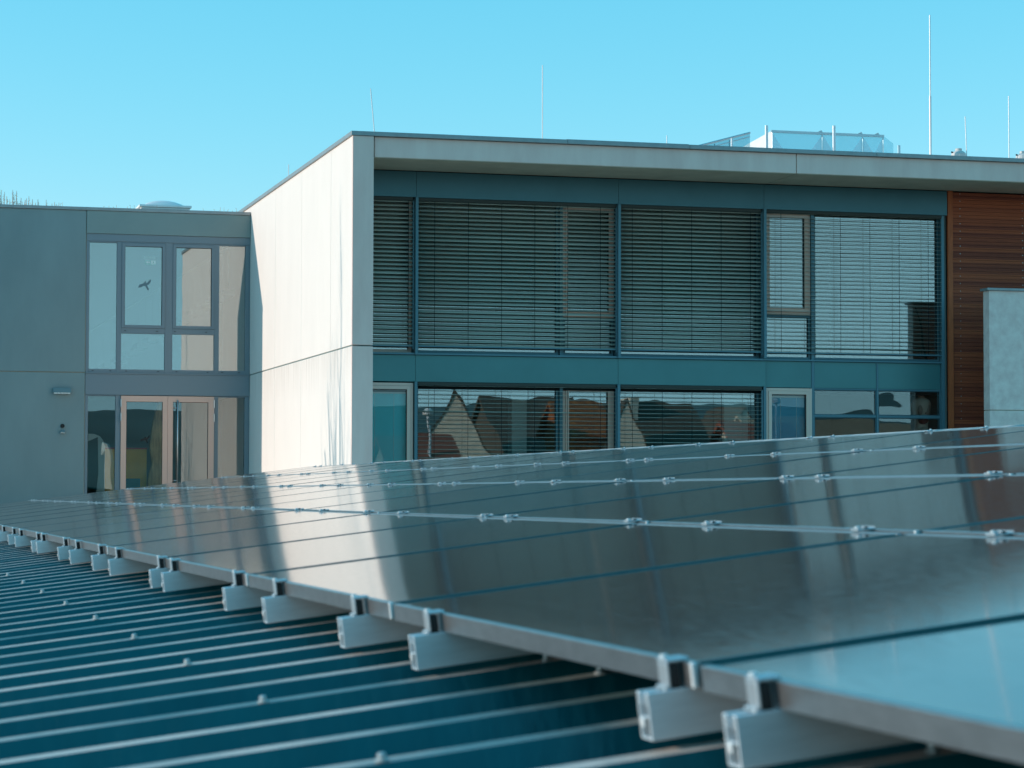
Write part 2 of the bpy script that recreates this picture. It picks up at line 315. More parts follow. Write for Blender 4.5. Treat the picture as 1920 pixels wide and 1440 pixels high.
# vertical posts
for x, y0, z0, z1 in ((10.375, YG-.06, 2.63, 5.612), (10.375, YG-.02, -.1, 2.122), (14.385, YG-.06, 2.63, 5.612), (14.385, YG-.02, -.1, 2.122), (17.385, YG-.06, 2.67, 5.612), (17.40, YG+.02, -.1, 2.122)):
    P(B(x, x+.055, y0, YG+.3, z0, z1), 'post', m_frame, bevel=.003)
P(B(13.27, 13.33, YG+.14, YG+.26, 2.67, 5.61).box(13.27, 13.33, YG+.14, YG+.26, -.1, 2.12), 'mullion', m_frame)
P(B(18.435, 18.495, YG+.09, YG+.26, -.1, 5.61), 'mullion', m_frame)
P(B(19.82, 19.86, YG+.09, YG+.26, -.1, 2.63), 'mullion', m_frame)
P(B(21.21, 21.27, YG+.02, YG+.26, -.1, 5.61), 'mullion', m_frame)
P(B(18.50, 19.818, YG+.10, YG+.2, 1.545, 1.585).box(19.862, 21.208, YG+.10, YG+.2, 1.545, 1.585).box(18.50, 19.818, YG+.10, YG+.2, 2.085, 2.11).box(19.862, 21.208, YG+.10, YG+.2, 2.085, 2.11), 'transom', m_frame)

def window(parent, x0, x1, z0, z1, y, fm, gm, fw=.07, fd=.09, sash=0, extra=None, off=Vector((0, 0, 0))):
    """frame mesh with its pane as a sub-part"""
    f = MB().box(x0, x0+fw, y, y+fd, z0, z1).box(x1-fw, x1, y, y+fd, z0, z1).box(x0+fw, x1-fw, y, y+fd, z1-fw, z1).box(x0+fw, x1-fw, y, y+fd, z0, z0+fw)
    o = P(f, 'window', fm, parent, bevel=.004)
    if sash:
        a = fw+.003; q = sash
        s_ = MB().box(x0+a, x0+a+q, y-.018, y+fd-.03, z0+a, z1-a).box(x1-a-q, x1-a, y-.018, y+fd-.03, z0+a, z1-a).box(x0+a+q, x1-a-q, y-.018, y+fd-.03, z1-a-q, z1-a).box(x0+a+q, x1-a-q, y-.018, y+fd-.03, z0+a, z0+a+q)
        s_.build('sash', fm, o, .004)
        fw = a+q
    MB().box(x0+fw, x1-fw, y+fd*.5, y+fd*.5+.006, z0+fw, z1-fw).build('pane', gm, o)
    g = .006
    MB().box(x0+fw, x0+fw+g, y+.01, y+fd*.5, z0+fw, z1-fw).box(x1-fw-g, x1-fw, y+.01, y+fd*.5, z0+fw, z1-fw).box(x0+fw+g, x1-fw-g, y+.01, y+fd*.5, z1-fw-g, z1-fw).build('gasket', m_gasket, o)
    return o
YW = YG+.2
# upper floor
window(mb_, 9.24, 10.36, 2.68, 5.60, YW, m_taupe_w, m_glass, .06)
window(mb_, 10.44, 13.26, 2.68, 5.60, YW, m_frame, m_glass, .05)
window(mb_, 13.34, 14.37, 2.68, 3.40, YW, m_frame, m_glass, .05)
window(mb_, 13.34, 14.37, 3.42, 5.60, YW-.02, m_taupe_w, m_glass, .05, sash=.05)
window(mb_, 14.45, 17.37, 2.68, 5.60, YW, m_frame, m_glass, .05)
window(mb_, 17.45, 18.43, 2.68, 3.54, YW-.06, m_frame, m_glass, .04)
window(mb_, 17.45, 18.43, 3.56, 5.60, YW-.07, m_taupe_w, m_glass, .05, sash=.07)
window(mb_, 18.50, 21.205, 2.68, 5.60, YW-.06, m_frame, m_glass, .04)
# lower floor
window(mb_, 9.24, 10.36, -.1, 2.10, YG+.04, m_taupe_w, m_glassC, .055, sash=.065, )
window(mb_, 10.44, 13.26, -.1, 2.11, YW, m_frame, m_glass, .05)
window(mb_, 13.34, 14.37, -.1, 2.11, YW-.02, m_taupe_w, m_glass, .055, sash=.065)
window(mb_, 14.45, 17.37, -.1, 2.11, YW, m_frame, m_glass, .05)
window(mb_, 17.458, 18.43, -.1, 2.10, YG+.06, m_taupe_w, m_glassC, .055, sash=.065)
for a, b in ((18.50, 19.815), (19.865, 21.205)):
    window(mb_, a, b, 1.59, 2.08, YG+.11, m_frame, m_glassW, .012, .05)
    window(mb_, a, b, -.1, 1.54, YG+.11, m_frame, m_glassW, .012, .05)
# rooms behind the glass
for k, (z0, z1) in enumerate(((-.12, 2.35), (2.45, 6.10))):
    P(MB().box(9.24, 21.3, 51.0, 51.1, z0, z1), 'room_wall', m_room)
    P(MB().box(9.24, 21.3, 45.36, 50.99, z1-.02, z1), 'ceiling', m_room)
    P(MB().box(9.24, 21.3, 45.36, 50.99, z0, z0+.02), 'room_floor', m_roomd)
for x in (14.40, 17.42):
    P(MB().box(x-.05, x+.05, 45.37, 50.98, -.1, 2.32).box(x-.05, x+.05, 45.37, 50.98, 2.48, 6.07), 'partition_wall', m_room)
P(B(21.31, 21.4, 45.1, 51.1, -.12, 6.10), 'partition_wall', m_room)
P(B(12.55, 12.85, 46.0, 46.3, -.1, 2.3), 'column', m_white_in)
P(B(16.75, 17.25, 45.5, 45.6, -.1, 2.3), 'column', m_white_in)
# timber cladding on the right
cl = MB(); z = -.1
while z < 6.08:
    cl.box(21.46, 34, YG+.02, YG+.045, z, z+.0705); z += .0755
P(cl, 'timber_cladding', m_clad)
P(B(21.34, 34, YG+.05, YG+.2, -.1, 6.11), 'cladding_backing', m_dark)
P(B(21.345, 21.45, YG-.01, YG+.049, -.1, 6.11), 'corner_post', m_post)
scr = MB()
for x in (21.62, 23.0+.0, 24.3, 25.6):
    z = 1.5
    while z < 6.05: scr.box(x-.007, x+.007, YG+.015, YG+.022, z+.026, z+.040); z += .0755*2
P(scr, 'cladding_screws', m_screw)
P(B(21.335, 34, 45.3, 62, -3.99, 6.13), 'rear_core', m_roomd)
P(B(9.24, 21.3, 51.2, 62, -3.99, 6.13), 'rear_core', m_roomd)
P(B(9.24, 34, YG+.0, 45.3, -3.99, -.13), 'plinth', m_beam)

# ------------------------------------------------------------------ exterior venetian blinds
m_headrail = mat('dark_head_rail', (.05, .045, .035), .6)
def slat_profile(tilt, w=.080, crown=.006):
    pts = []
    for k in range(7):
        u = (k/6-.5)*w; c_ = crown*(1-(2*k/6-1)**2)
        pts.append((u*math.cos(tilt)+c_*math.sin(tilt)*0, u*math.sin(tilt)+c_))
    return pts
def blind(x0, x1, ztop, zbot, tilt, label, n_cords, y=YG+.06, pitch=.08, lower=False):
    t = thing('venetian_blind', label, 'window blind', 'exterior venetian blinds on the school facade', (x0, y, ztop))
    rnd = random.Random(int(x0*100)+int(ztop*10)); s = MB(); z = ztop-.07; off = Vector((x0, y, ztop))
    while z > zbot+.05:
        pr = slat_profile(tilt+rnd.uniform(-.05, .05)+(rnd.uniform(-.16, .16) if rnd.random() < .07 else 0)); sag = rnd.uniform(-.002, .002)
        i = len(s.v); n = len(pr); xs = [x0, (x0+x1)/2, x1]
        for q, x in enumerate(xs):
            for (u, v) in pr: s.v.append((x-off.x, u, z+v+(sag if q == 1 else 0)-off.z))
        for q in range(2):
            for k in range(n-1): a = i+q*n+k; s.f.append((a, a+1, a+n+1, a+n))
        z -= pitch
    o = s.build('slats', m_slat, t, smooth=True); so_ = o.modifiers.new('thick', 'SOLIDIFY'); so_.thickness = .0012
    B(0, x1-x0, -.045, .045, -.06, 0).build('head_rail', m_headrail, t, .003)
    B(0, x1-x0, -.035, .035, z-off.z+.045, z-off.z+.07).build('bottom_rail', m_frame, t, .004)
    for k in range(n_cords):
        x = (x1-x0)*(.08+.84*k/(max(1, n_cords-1)))
        B(x-.004, x+.004, -.044, -.041, z-off.z+.07, -.06).build('cord', m_gasket, t)
    B(-.028, -.004, -.02, .02, z-off.z, -.06).build('guide_rail', m_frame, t); B(x1-x0+.004, x1-x0+.028, -.02, .02, z-off.z, -.06).build('guide_rail', m_frame, t)
    return t
TU = R(33)
blind(9.28, 10.34, 5.61, 2.74, TU, 'narrow upper blind beside the white corner pier', 2)
blind(10.45, 14.36, 5.61, 2.74, TU, 'widest dark upper blind, between the narrow corner blind and the next post', 6)
blind(14.46, 17.36, 5.61, 2.74, TU, 'dark upper blind left of the bright blue glazing behind the last blind', 5)
blind(17.47, 21.22, 5.61, 2.74, R(4), 'half open upper blind with bright blue glass behind it, next to the timber cladding', 6)
blind(10.45, 14.36, 2.12, .15, R(3), 'open lower blind with a pointed stone gable mirrored behind it', 6)
blind(14.46, 17.36, 2.12, .15, R(3), 'open lower blind with a dark tiled roof mirrored behind it', 5)
# blinds inside two lower windows
def inner_blind(x0, x1, z0, z1, m, label):
    t = thing('interior_blind', label, 'window blind', None, (x0, YG+.2, z1)); s = MB(); z = -.03
    while z > z0-z1: s.box(0, x1-x0, -.012, .012, z-.014, z-.002); z -= .0165
    s.build('slats', m, t); B(0, x1-x0, -.02, .02, -.028, 0).build('head_rail', m_white_in, t)
    for u in (.35, .72): B((x1-x0)*u-.003, (x1-x0)*u+.003, -.022, -.018, z0-z1, -.03).build('cord', m_white_in, t)
inner_blind(9.30, 10.30, -.05, 1.93, m_blueblind, 'light blue blind inside the taupe window beside the white corner pier')
inner_blind(17.50, 18.40, -.05, 1.95, m_blueblind2, 'dark blue blind inside the taupe window left of the wavy glazing')

# things inside behind the right-hand glazing
t = thing('torso_model', 'anatomical torso model standing behind the lower glazing beside the timber post', 'anatomical model', None, (20.93, 45.42, .2))
m_flesh = mat('torso_skin', (.85, .50, .38), .6); m_organ = mat('torso_organs', (.25, .03, .02), .5); m_lung = mat('torso_lung', (.50, .26, .20), .5)
MB().lathe([(.12, .7), (.17, .82), (.165, 1.0), (.135, 1.18), (.155, 1.35), (.195, 1.55), (.20, 1.64), (.165, 1.72), (.07, 1.77), (.055, 1.82), (.05, 1.83)], (0, 0, 0), 20).build('torso_body', m_flesh, t, smooth=True)
for nm, x, z_, rx, rz, mm in (('lung', -.075, 1.53, .06, .13, m_lung), ('lung', .075, 1.53, .06, .13, m_lung), ('liver', -.02, 1.30, .10, .08, m_organ), ('intestine', 0, 1.05, .11, .13, m_flesh), ('heart', .02, 1.46, .045, .055, m_organ)):
    MB().lathe([(rx*math.sin(a*math.pi/8)+.001, -rz*math.cos(a*math.pi/8)) for a in range(9)], (x, -.13, z_), 14).build(nm, mm, t, smooth=True)
B(-.15, .15, -.12, .12, -.3, .69).build('stand', m_white_in, t)
# ------------------------------------------------------------------ low wing on the left
YL = 54.9
lw = thing('school_wing', 'lower grey wing with a glazed stair bay and double doors, left of the white wall', 'building', loc=(.85, YL, -4))
def Q(mb, name, m, parent=lw, bevel=0, label=None): return P(mb, name, m, parent, bevel, label=label)
Q(B(.85, 5.158, YL, YL+.3, 2.70, 6.30).box(.85, 5.158, YL, YL+.3, -3.99, 2.68), 'facade_panel', m_grey, bevel=.004)
Q(B(.9, 5.2, YL+.03, YL+.28, -3.9, 6.28), 'facade_core', m_soffit)
Q(B(.82, 8.84, YL-.03, YL+.4, 6.305, 6.375), 'coping', m_cap, bevel=.006)
Q(B(5.172, 8.84, YL-.01, YL+.3, 5.795, 6.30), 'fascia', m_fascia, bevel=.004)
Q(B(5.175, 8.84, YL+.01, YL+.3, 5.63, 5.79), 'blind_box', m_anth, bevel=.003)
Q(B(.85, 1.1, YL+.31, 66, -3.99, 6.30), 'end_wall', m_grey)
Q(B(1.1, 8.83, YL+.31, 66, 6.0, 6.25), 'roof_deck', m_pave)
Q(B(1.1, 8.83, 59.0, 59.2, -.1, 6.0), 'back_wall', m_room)
Q(B(5.0, 5.15, YL+.31, 58.99, -.1, 6.0), 'partition_wall', m_room)
Q(B(5.16, 8.83, YL+.31, 58.9, -.15, -.1), 'foyer_floor', m_pave)
Q(B(5.2, 8.75, YL+.35, 58.9, 2.25, 2.55), 'floor_slab', m_room)
# stair bay framing
fr = MB()
for x0, x1 in ((5.172, 5.245), (5.85, 5.955), (6.925, 7.095), (8.035, 8.14), (8.735, 8.84)):
    fr.box(x0, x1, YL+.02, YL+.16, 2.699, 5.628)
fr.box(5.247, 5.848, YL+.021, YL+.16, 2.70, 2.776).box(5.957, 6.923, YL+.021, YL+.16, 2.70, 2.776).box(7.097, 8.033, YL+.021, YL+.16, 2.70, 2.776).box(8.142, 8.733, YL+.021, YL+.16, 2.70, 2.776)
fr.box(5.957, 6.923, YL+.021, YL+.16, 3.578, 3.70).box(7.097, 8.033, YL+.021, YL+.16, 3.578, 3.70)
fr.box(5.247, 5.848, YL+.021, YL+.16, 5.60, 5.628).box(5.957, 6.923, YL+.021, YL+.16, 5.60, 5.628).box(7.097, 8.033, YL+.021, YL+.16, 5.60, 5.628).box(8.142, 8.733, YL+.021, YL+.16, 5.60, 5.628)
Q(fr, 'bay_frame', m_anth, bevel=.003)
dr = MB()
for x in (5.31, 5.70, 6.05, 6.76, 7.17, 7.87, 8.20, 8.58): dr.box(x, x+.04, YL+.012, YL+.02, 2.73, 2.742)
for x in (6.02, 6.73, 7.13, 7.83): dr.box(x, x+.04, YL+.012, YL+.02, 3.63, 3.642)
Q(dr, 'drain_slots', m_gasket)
def pane(x0, x1, z0, z1, gm=m_glassL, parent=lw, nm='pane'): return Q(B(x0, x1, YL+.08, YL+.086, z0, z1), nm, gm, parent)
pane(5.245, 5.85, 2.776, 5.60); pane(8.14, 8.735, 2.776, 5.60); pane(5.955, 6.925, 2.776, 3.578); pane(7.095, 8.035, 2.776, 3.578)
bird_xy = [(-.5, -.22), (-.42, -.02), (-.15, .06), (-.03, .14), (.02, .22), (.10, .20), (.10, .10), (.22, .14), (.42, .36), (.50, .34), (.46, .18), (.30, .0), (.18, -.06), (.34, -.30), (.30, -.38), (.20, -.34), (.06, -.10), (-.10, -.08), (-.30, -.20)]
for k, (x0, x1) in enumerate(((5.957, 6.923), (7.097, 8.033))):
    o = window(lw, x0, x1, 3.702, 5.598, YL+.005, m_anth, m_glassL, .068, .1)
    if k == 0: MB().prism([(6.47+a*.29, YL+.045, 4.68+b*.34) for a, b in bird_xy], (0, .004, 0)).build('bird_decal', mat('grey_decal', (.14, .22, .25), .8), o)
Q(B(5.172, 8.84, YL+.0, YL+.2, 2.20, 2.665), 'spandrel', m_anth, bevel=.003); Q(B(5.172, 8.84, YL-.015, YL+.2, 2.667, 2.698), 'window_sill', m_anth, bevel=.003)
for a_, b_, c_, d_ in ((5.172, 5.235, 5.845, 5.955), (8.042, 8.135, 8.735, 8.84)):
    Q(MB().box(a_, b_, YL+.02, YL+.16, -.1, 2.195).box(c_, d_, YL+.02, YL+.16, -.1, 2.195).box(b_+.001, c_-.001, YL+.021, YL+.16, 2.172, 2.195), 'sidelight_frame', m_anth, bevel=.003)
pane(5.235, 5.845, -.1, 2.172, m_glassD); pane(8.135, 8.735, -.1, 2.172, m_glassD)
for k, (x0, x1, a, b) in enumerate(((5.96, 6.996, 6.081, 6.885), (7.0, 8.038, 7.117, 7.907))):
    d = Q(MB().box(x0, a, YL-.02, YL+.06, -.1, 2.185).box(b, x1, YL-.02, YL+.06, -.1, 2.185).box(a, b, YL-.02, YL+.06, 2.054, 2.185).box(a, b, YL-.02, YL+.06, -.1, .1), 'door', m_taupe, bevel=.004)
    B(a, b, YL+.02, YL+.026, .1, 2.054).build('pane', m_glassD, d)
    hx = x0-.012 if k == 0 else x1-.012
    for z_ in (1.93, 1.62): B(hx, hx+.024, YL-.045, YL-.021, z_, z_+.18).build('hinge', m_steel, d, .004)
    B(a, a+.006, YL-.012, YL+.02, .1, 2.054).box(b-.006, b, YL-.012, YL+.02, .1, 2.054).box(a+.006, b-.006, YL-.012, YL+.02, 2.048, 2.054).build('gasket', m_gasket, d)
    if k == 1:
        MB().tube([(7.215, YL-.08, .15), (7.215, YL-.08, 2.10)], .017, 10).tube([(7.215, YL-.08, 1.92), (7.13, YL-.02, 1.92)], .012, 8).tube([(7.215, YL-.08, .3), (7.13, YL-.02, .3)], .012, 8).build('handle', m_steel, d, smooth=True)
    else: MB().prism([(6.50+a_*.22, YL+.012, 1.22+b_*.24) for a_, b_ in bird_xy], (0, .004, 0)).build('bird_decal', m_gasket, d)
# inside the foyer
t = thing('exit_sign', 'small green and white exit sign inside the upper stair window', 'sign', None, (6.62, 56.2, 5.30))
m_sg = mat('exit_sign_green', (.0, .35, .12), .5); m_sw = mat('exit_sign_white', (.85, .9, .85), .5)
for m_, e in ((m_sg, .03), (m_sw, .12)):
    b_ = m_.node_tree.nodes['Principled BSDF']; b_.inputs['Emission Color'].default_value = b_.inputs['Base Color'].default_value; b_.inputs['Emission Strength'].default_value = e
B(0, .25, 0, .04, -.05, .05).build('sign_panel', m_sg, t); B(.14, .24, -.004, -.001, -.042, .042).build('white_field', m_sw, t)
MB().prism([(.02, -.005, 0), (.06, -.005, .03), (.06, -.005, .010), (.11, -.005, .010), (.11, -.005, -.010), (.06, -.005, -.010), (.06, -.005, -.03)], (0, .003, 0)).build('arrow', m_sw, t)
MB().prism([(.175, -.009, .015), (.19, -.009, .03), (.20, -.009, .015), (.215, -.009, -.035), (.20, -.009, -.035), (.19, -.009, -.01), (.17, -.009, -.035), (.158, -.009, -.03), (.178, -.009, -.004)], (0, .003, 0)).build('running_figure', m_sg, t)
B(-.02, .24, 0, .05, .08, .13).build('lamp_housing', m_white_in, t)
t = thing('staircase', 'stair flight with a pale railing behind the upper stair windows', 'staircase', None, (5.3, 57.0, 2.7))
s_ = MB()
for k in range(14): s_.box(k*.25, k*.25+.27, 0, 1.2, k*.16-.12, k*.16)
s_.build('steps', m_room, t); r_ = MB()
for k in range(22): r_.box(k*.16, k*.16+.02, -.03, -.01, k*.1, k*.1+.95)
r_.build('balusters', m_room, t); MB().tube([(0, -.02, .95), (3.4, -.02, 3.1)], .025).build('handrail', m_room, t)
t = thing('tree_trunk_slab', 'tall gnarled brown wooden slab standing behind the left entrance door', 'wood sculpture', None, (6.62, 56.0, -.1))
MB().prism([(.15, 0, 0), (.62, 0, 0), (.56, 0, .5), (.60, 0, 1.0), (.55, 0, 1.5), (.5, 0, 2.2), (.30, 0, 2.2), (.18, 0, 1.7), (.12, 0, 1.2), (.18, 0, .8), (.08, 0, .4)], (0, .2, 0)).build('wooden_slab', m_wood_in, t, .02)
t = thing('cabinet', 'ochre cabinet with a red top edge behind the left entrance door', 'cabinet', None, (5.7, 56.2, -.1))
B(0, 1.0, 0, .5, 0, 1.12).build('cabinet_body', m_yellow, t, .01); B(-.01, 1.01, -.02, .5, 1.122, 1.15).build('top_edge', m_red, t)
B(.35, .85, -.03, -.002, .1, .45).build('picture', mat('teal_picture', (.03, .25, .30), .6), t)
t = thing('arch_reflection', 'added white arch in place of the reflection in the narrow glass left of the doors', 'standin', None, (5.2, 55.7, -.1))  # added arch in place of a sunlit wall's reflection in the glass
MB().prism([(0, 0, 0), (.5, 0, 0), (.5, 0, 1.15), (.46, 0, 1.3), (.38, 0, 1.4), (.25, 0, 1.45), (.12, 0, 1.45), (.12, 0, 1.28), (.34, 0, 1.38), (.36, 0, .55), (.3, 0, 0)], (0, .05, 0)).build('arch', m_white_in, t)
# on the wing wall
t = thing('wall_lamp', 'flat rectangular dark lamp on the grey wing wall', 'lamp', None, (4.46, YL, 2.20))
B(0, .40, -.10, 0, .035, .135).build('housing', m_frame, t, .008)
s_ = MB()
for k in range(5): s_.box(.025+k*.072, .088+k*.072, -.104, -.02, .008, .034)
s_.build('diffuser', m_sw if False else mat('lamp_diffuser', (.75, .75, .72), .4), t)
t = thing('door_sensor', 'small round dark fitting above a little lamp on the grey wing wall', 'sensor', None, (4.68, YL, 1.40))
MB().tube([(0, -.03, .10), (0, 0, .10)], .045, 16).build('sensor_disc', m_gasket, t); B(-.05, .05, -.09, 0, -.045, .0).build('shade', m_frame, t, .01); B(-.045, .045, -.085, -.01, -.062, -.046).build('lens', m_plastic, t)

# ------------------------------------------------------------------ concrete slab wall, right
t = thing('concrete_wall', 'free standing pale concrete wall with metal cap at the right edge', 'wall', None, (21.40, 43.3, -4))
MB().box(0, 6, 0, .26, 0, 5.64).box(0, 6, 0, .26, 5.655, 7.97).build('wall_slab', m_slab, t, .008)
B(.02, 5.9, .02, .24, 5.5, 5.8).build('joint_filler', m_soffit, t)
B(-.05, 6.05, -.04, .30, 7.972, 8.02).build('metal_cap', m_cap, t, .005)
MB().tube([(.05, .28, 7.9), (.18, .30, 7.5), (.22, .28, 7.1), (.36, .29, 6.6), (.40, .28, 6.2)], [.012, .016, .018, .02, .022], 6).build('dry_stem', m_bark, t)

# ------------------------------------------------------------------ roof furniture
def rod(x, y, ztop, label, r=.011, base=6.42, lean=0, two=None):
    t = thing('lightning_rod', label, 'lightning rod', 'lightning rods on the roofs', (x, y, base))
    MB().lathe([(.12, 0), (.12, .06), (.03, .09)], (0, 0, 0), 12).build('foot', m_slab, t)
    L = ztop-base; 
    if two: MB().tube([(0, 0, .05), (lean*two, 0, two)], r*1.7).build('lower_tube', m_rod, t); MB().tube([(lean*two, 0, two), (lean*L, 0, L)], r).build('rod', m_rod, t)
    else: MB().tube([(0, 0, .05), (lean*L, 0, L)], r).build('rod', m_rod, t)
rod(10.07, 47, 7.98, 'thin leaning lightning rod near the white corner', .009, lean=-.09)
rod(13.45, 47, 8.61, 'straight lightning rod above the widest blind', .010)
rod(16.08, 47, 7.30, 'very short rod tip just left of the sloping glass', .009)
rod(21.91, 47, 10.08, 'tallest lightning rod, thicker in its lower half', .014, two=1.95)
rod(22.76, 47, 7.97, 'short slightly leaning rod touching the left roof vent', .010, lean=-.035)
rod(23.715, 47, 8.45, 'lightning rod nearest the right edge of the photo', .011)
rod(9.19, 52, 7.10, 'tiny rod tip behind the sloping edge of the white wall', .009)
for x, l in ((22.55, 'pale plastic roof vent beside the tallest lightning rod'), (24.04, 'pale plastic roof vent cut by the right edge of the photo')):
    t = thing('roof_vent', l, 'roof vent', 'roof vents', (x, 47, 6.42))
    MB().lathe([(.16, 0), (.16, .72), (.15, .76), (.105, .80), (.07, .815), (.07, .86), (.055, .865)], (0, 0, 0), 20).build('vent_body', m_plastic, t, smooth=False)
    MB().tube([(-.13, 0, .775), (-.165, 0, .785)], .018, 8).build('bolt', m_gasket, t)
# polygonal roof enclosure
m_poly = glass('milky_film', (.78, .90, .92), base=.05)
def film(name, trans, colr):
    m = bpy.data.materials.new(name); m.use_nodes = True; t = m.node_tree; b = t.nodes['Principled BSDF']; b.inputs['Base Color'].default_value = (*colr, 1); b.inputs['Roughness'].default_value = .3
    mx = t.nodes.new('ShaderNodeMixShader'); tr = t.nodes.new('ShaderNodeBsdfTransparent'); mx.inputs[0].default_value = 1-trans
    tr.inputs[0].default_value = (.80, .94, .97, 1)
    t.links.new(tr.outputs[0], mx.inputs[1]); t.links.new(b.outputs[0], mx.inputs[2]); t.links.new(mx.outputs[0], t.nodes['Material Output'].inputs[0]); return m
m_film = film('translucent_sheet', .78, (.6, .75, .8)); m_film2 = film('translucent_gusset', .62, (1, 1, 1)); m_film3 = film('clear_screen', .72, (.4, .5, .55)); m_whitep = mat('white_side_sheet', (.8, .8, .78), .7, var=.08)
t = thing('roof_enclosure', 'translucent faceted rooflight cover with triangular gussets on the roof', 'rooflight', None, (19.53, 50, 6.42))
x1 = 2.63; zt = 1.55
MB().prism([(0, 0, 0), (-.38, .9, 0), (-.38, .9, zt-.27), (0, 0, zt)], (.01, .01, 0)).build('side_sheet', m_whitep, t)
MB().prism([(0, 0, 0), (x1, 0, 0), (x1, 0, zt), (0, 0, zt)], (0, .01, 0)).build('front_sheet', m_film, t)
MB().prism([(x1, 0, 0), (x1+.52, .6, 0), (x1+.52, .6, zt-.08), (x1, 0, zt)], (0, .01, 0)).build('end_sheet', m_film, t)
gz = zt-.62
for cxx, hw in ((0.0, .42), (1.18, .42), (2.14, .42), (x1, .33)):
    a = max(0, cxx-hw); b_ = min(x1, cxx+hw)
    MB().prism([(a, -.012, gz), (b_, -.012, gz), (cxx, -.012, zt-.04)], (0, .006, 0)).build('gusset', m_film2, t)
B(-.02, x1+.02, -.03, .02, zt-.04, zt+.01).build('top_edge', m_alu, t)
for u in (0, 1.18, 2.14, x1): MB().tube([(u, -.02, 0), (u, -.02, zt)], .012, 6).build('seam', m_alu, t)
for u in (1.15, 2.10, 2.5): MB().prism([(u-.08, 0, zt+.012), (u+.05, 0, zt+.012), (u+.02, 0, zt+.06)], (0, .03, 0)).build('tab', m_whitep, t)
for (x, y, zt_, l) in ((19.29, 49.7, 8.03, 'tall steel post at the left corner of the faceted rooflight'), (20.87, 49.7, 8.09, 'tall steel post in front of the middle of the faceted rooflight'), (22.5, 49.9, 7.75, 'short steel post right of the faceted rooflight'), (18.52-.66, 48, 7.45, 'steel post on the sloping glass screen')):
    tag(MB().tube([(0, 0, 0), (0, 0, zt_-6.42)], .035 if zt_ > 7.5 else .025, 10).build('steel_post', m_alu), l, 'post', 'steel posts on the roof').location = (x, y, 6.42+ZC)
t = thing('glass_screen', 'sloping glass screen with a dark top rail left of the rooflight', 'glass screen', None, (17.09, 48, 6.42))
MB().prism([(0, 0, .5), (0, 0, .83), (1.36, .5, 1.24), (1.36, .5, .5)], (0, .01, 0)).build('glass_sheet', m_film3, t)
MB().tube([(0, 0, .835), (1.36, .5, 1.245)], .022, 6).tube([(.1, .02, .77), (1.36, .5, 1.16)], .008, 6).build('top_rail', m_alu, t)
for u in (.32, .6): B(1.36*u, 1.36*u+.012, .5*u-.01, .5*u+.01, .5, .80+.4*u).build('mullion', m_frame, t)
# dome rooflight on the low wing
t = thing('dome_rooflight', 'shallow domed rooflight on the low grey wing', 'rooflight', None, (7.19, 57.2, 6.25))
m_dome = mat('opal_dome', (.92, .84, .80), .35, spec=.6)
B(-.57, .57, -.1, 1.1, 0, .43).build('curb', m_plastic, t, .01); B(-.61, .61, -.14, 1.14, .432, .485).build('curb_cap', m_whitep, t, .01); B(-.55, .55, -.125, -.101, .385, .42).build('hinge_strip', m_plastic, t, .005)
s_ = MB(); n = 16
for a in range(n+1):
    for b_ in range(n+1):
        u = a/n*2-1; v = b_/n*2-1; s_.v.append((u*.47, .5+v*.53, .485+.165*((1-u*u)*(1-v*v))**.6))
for a in range(n):
    for b_ in range(n): i = a*(n+1)+b_; s_.f.append((i, i+n+1, i+n+2, i+1))
s_.build('dome', m_dome, t, smooth=True)
# dry weeds along the wing roof
rnd = random.Random(5); s_ = MB()
for k in range(46):
    x = rnd.choice([rnd.uniform(4.3, 6.5), rnd.uniform(5.8, 6.3), rnd.uniform(7.9, 8.7), rnd.uniform(3.3, 8.7)]); hh = rnd.uniform(.12, .30); y = YL+rnd.uniform(.5, 1.4)
    s_.tube([(x, y, 6.25), (x+rnd.uniform(-.03, .03), y, 6.25+hh+.02)], .003, 4)
    if rnd.random() < .4: s_.lathe([(.001, -.008), (.010, 0), (.001, .010)], (x, y, 6.27+hh), 5)
o = s_.build('dry_weeds', m_dead); o['kind'] = 'stuff'; tag(o, 'sparse dry weeds along the roof edge of the grey wing', 'weeds')

# ------------------------------------------------------------------ foreground hall roof
SL = .1233; HP = .321; HR = .425            # roof slope; panel plane and rib plane below the camera at x = 0
ANG = math.atan(SL)
RP = .3065; RY0 = 2.49                      # rib pitch and one rib position
hall = thing('sports_hall', 'low building with a teal trapezoidal metal roof in the foreground', 'building', loc=(0, 0, -4))
def roofz(x, h=HR): return -h+SL*x
XL, XR = -3.2, 6.4
prof = []; k = -38; hr = .040
while RY0+RP*k < 31.0:
    y = RY0+RP*k
    prof += [(y-.048, -hr), (y-.027, 0), (y+.027, 0), (y+.048, -hr)]
    # small stiffening bead in the valley
    k += 1
s_ = MB(); nx = 13
for i in range(nx):
    x = XL+(XR-XL)*i/(nx-1)
    for (y, dz) in prof: s_.v.append((x, y, roofz(x)+dz))
n = len(prof)
for i in range(nx-1):
    for j_ in range(n-1): a = i*n+j_; s_.f.append((a, a+n, a+n+1, a+1))
def PH(mb, name, m, parent=hall, **kw): return P(mb, name, m, parent, **kw)
y0r, y1r = prof[0][0], prof[-1][0]
PH(s_, 'roof_sheet', m_roof)
PH(MB().prism([(XR-.1, y0r, roofz(XR)-.03), (XR+.25, y0r, roofz(XR)+.05), (XR+.6, y0r, roofz(XR)-.03), (XR+.25, y0r, roofz(XR)+.03)], (0, y1r-y0r, 0)), 'ridge_cap', m_roof)
PH(MB().prism([(XR+.3, y0r, roofz(XR)-.02), (XR+8, y0r, roofz(XR)-1.0), (XR+8, y0r, roofz(XR)-1.05), (XR+.3, y0r, roofz(XR)-.07)], (0, y1r-y0r, 0)), 'rear_roof_slope', m_roof)
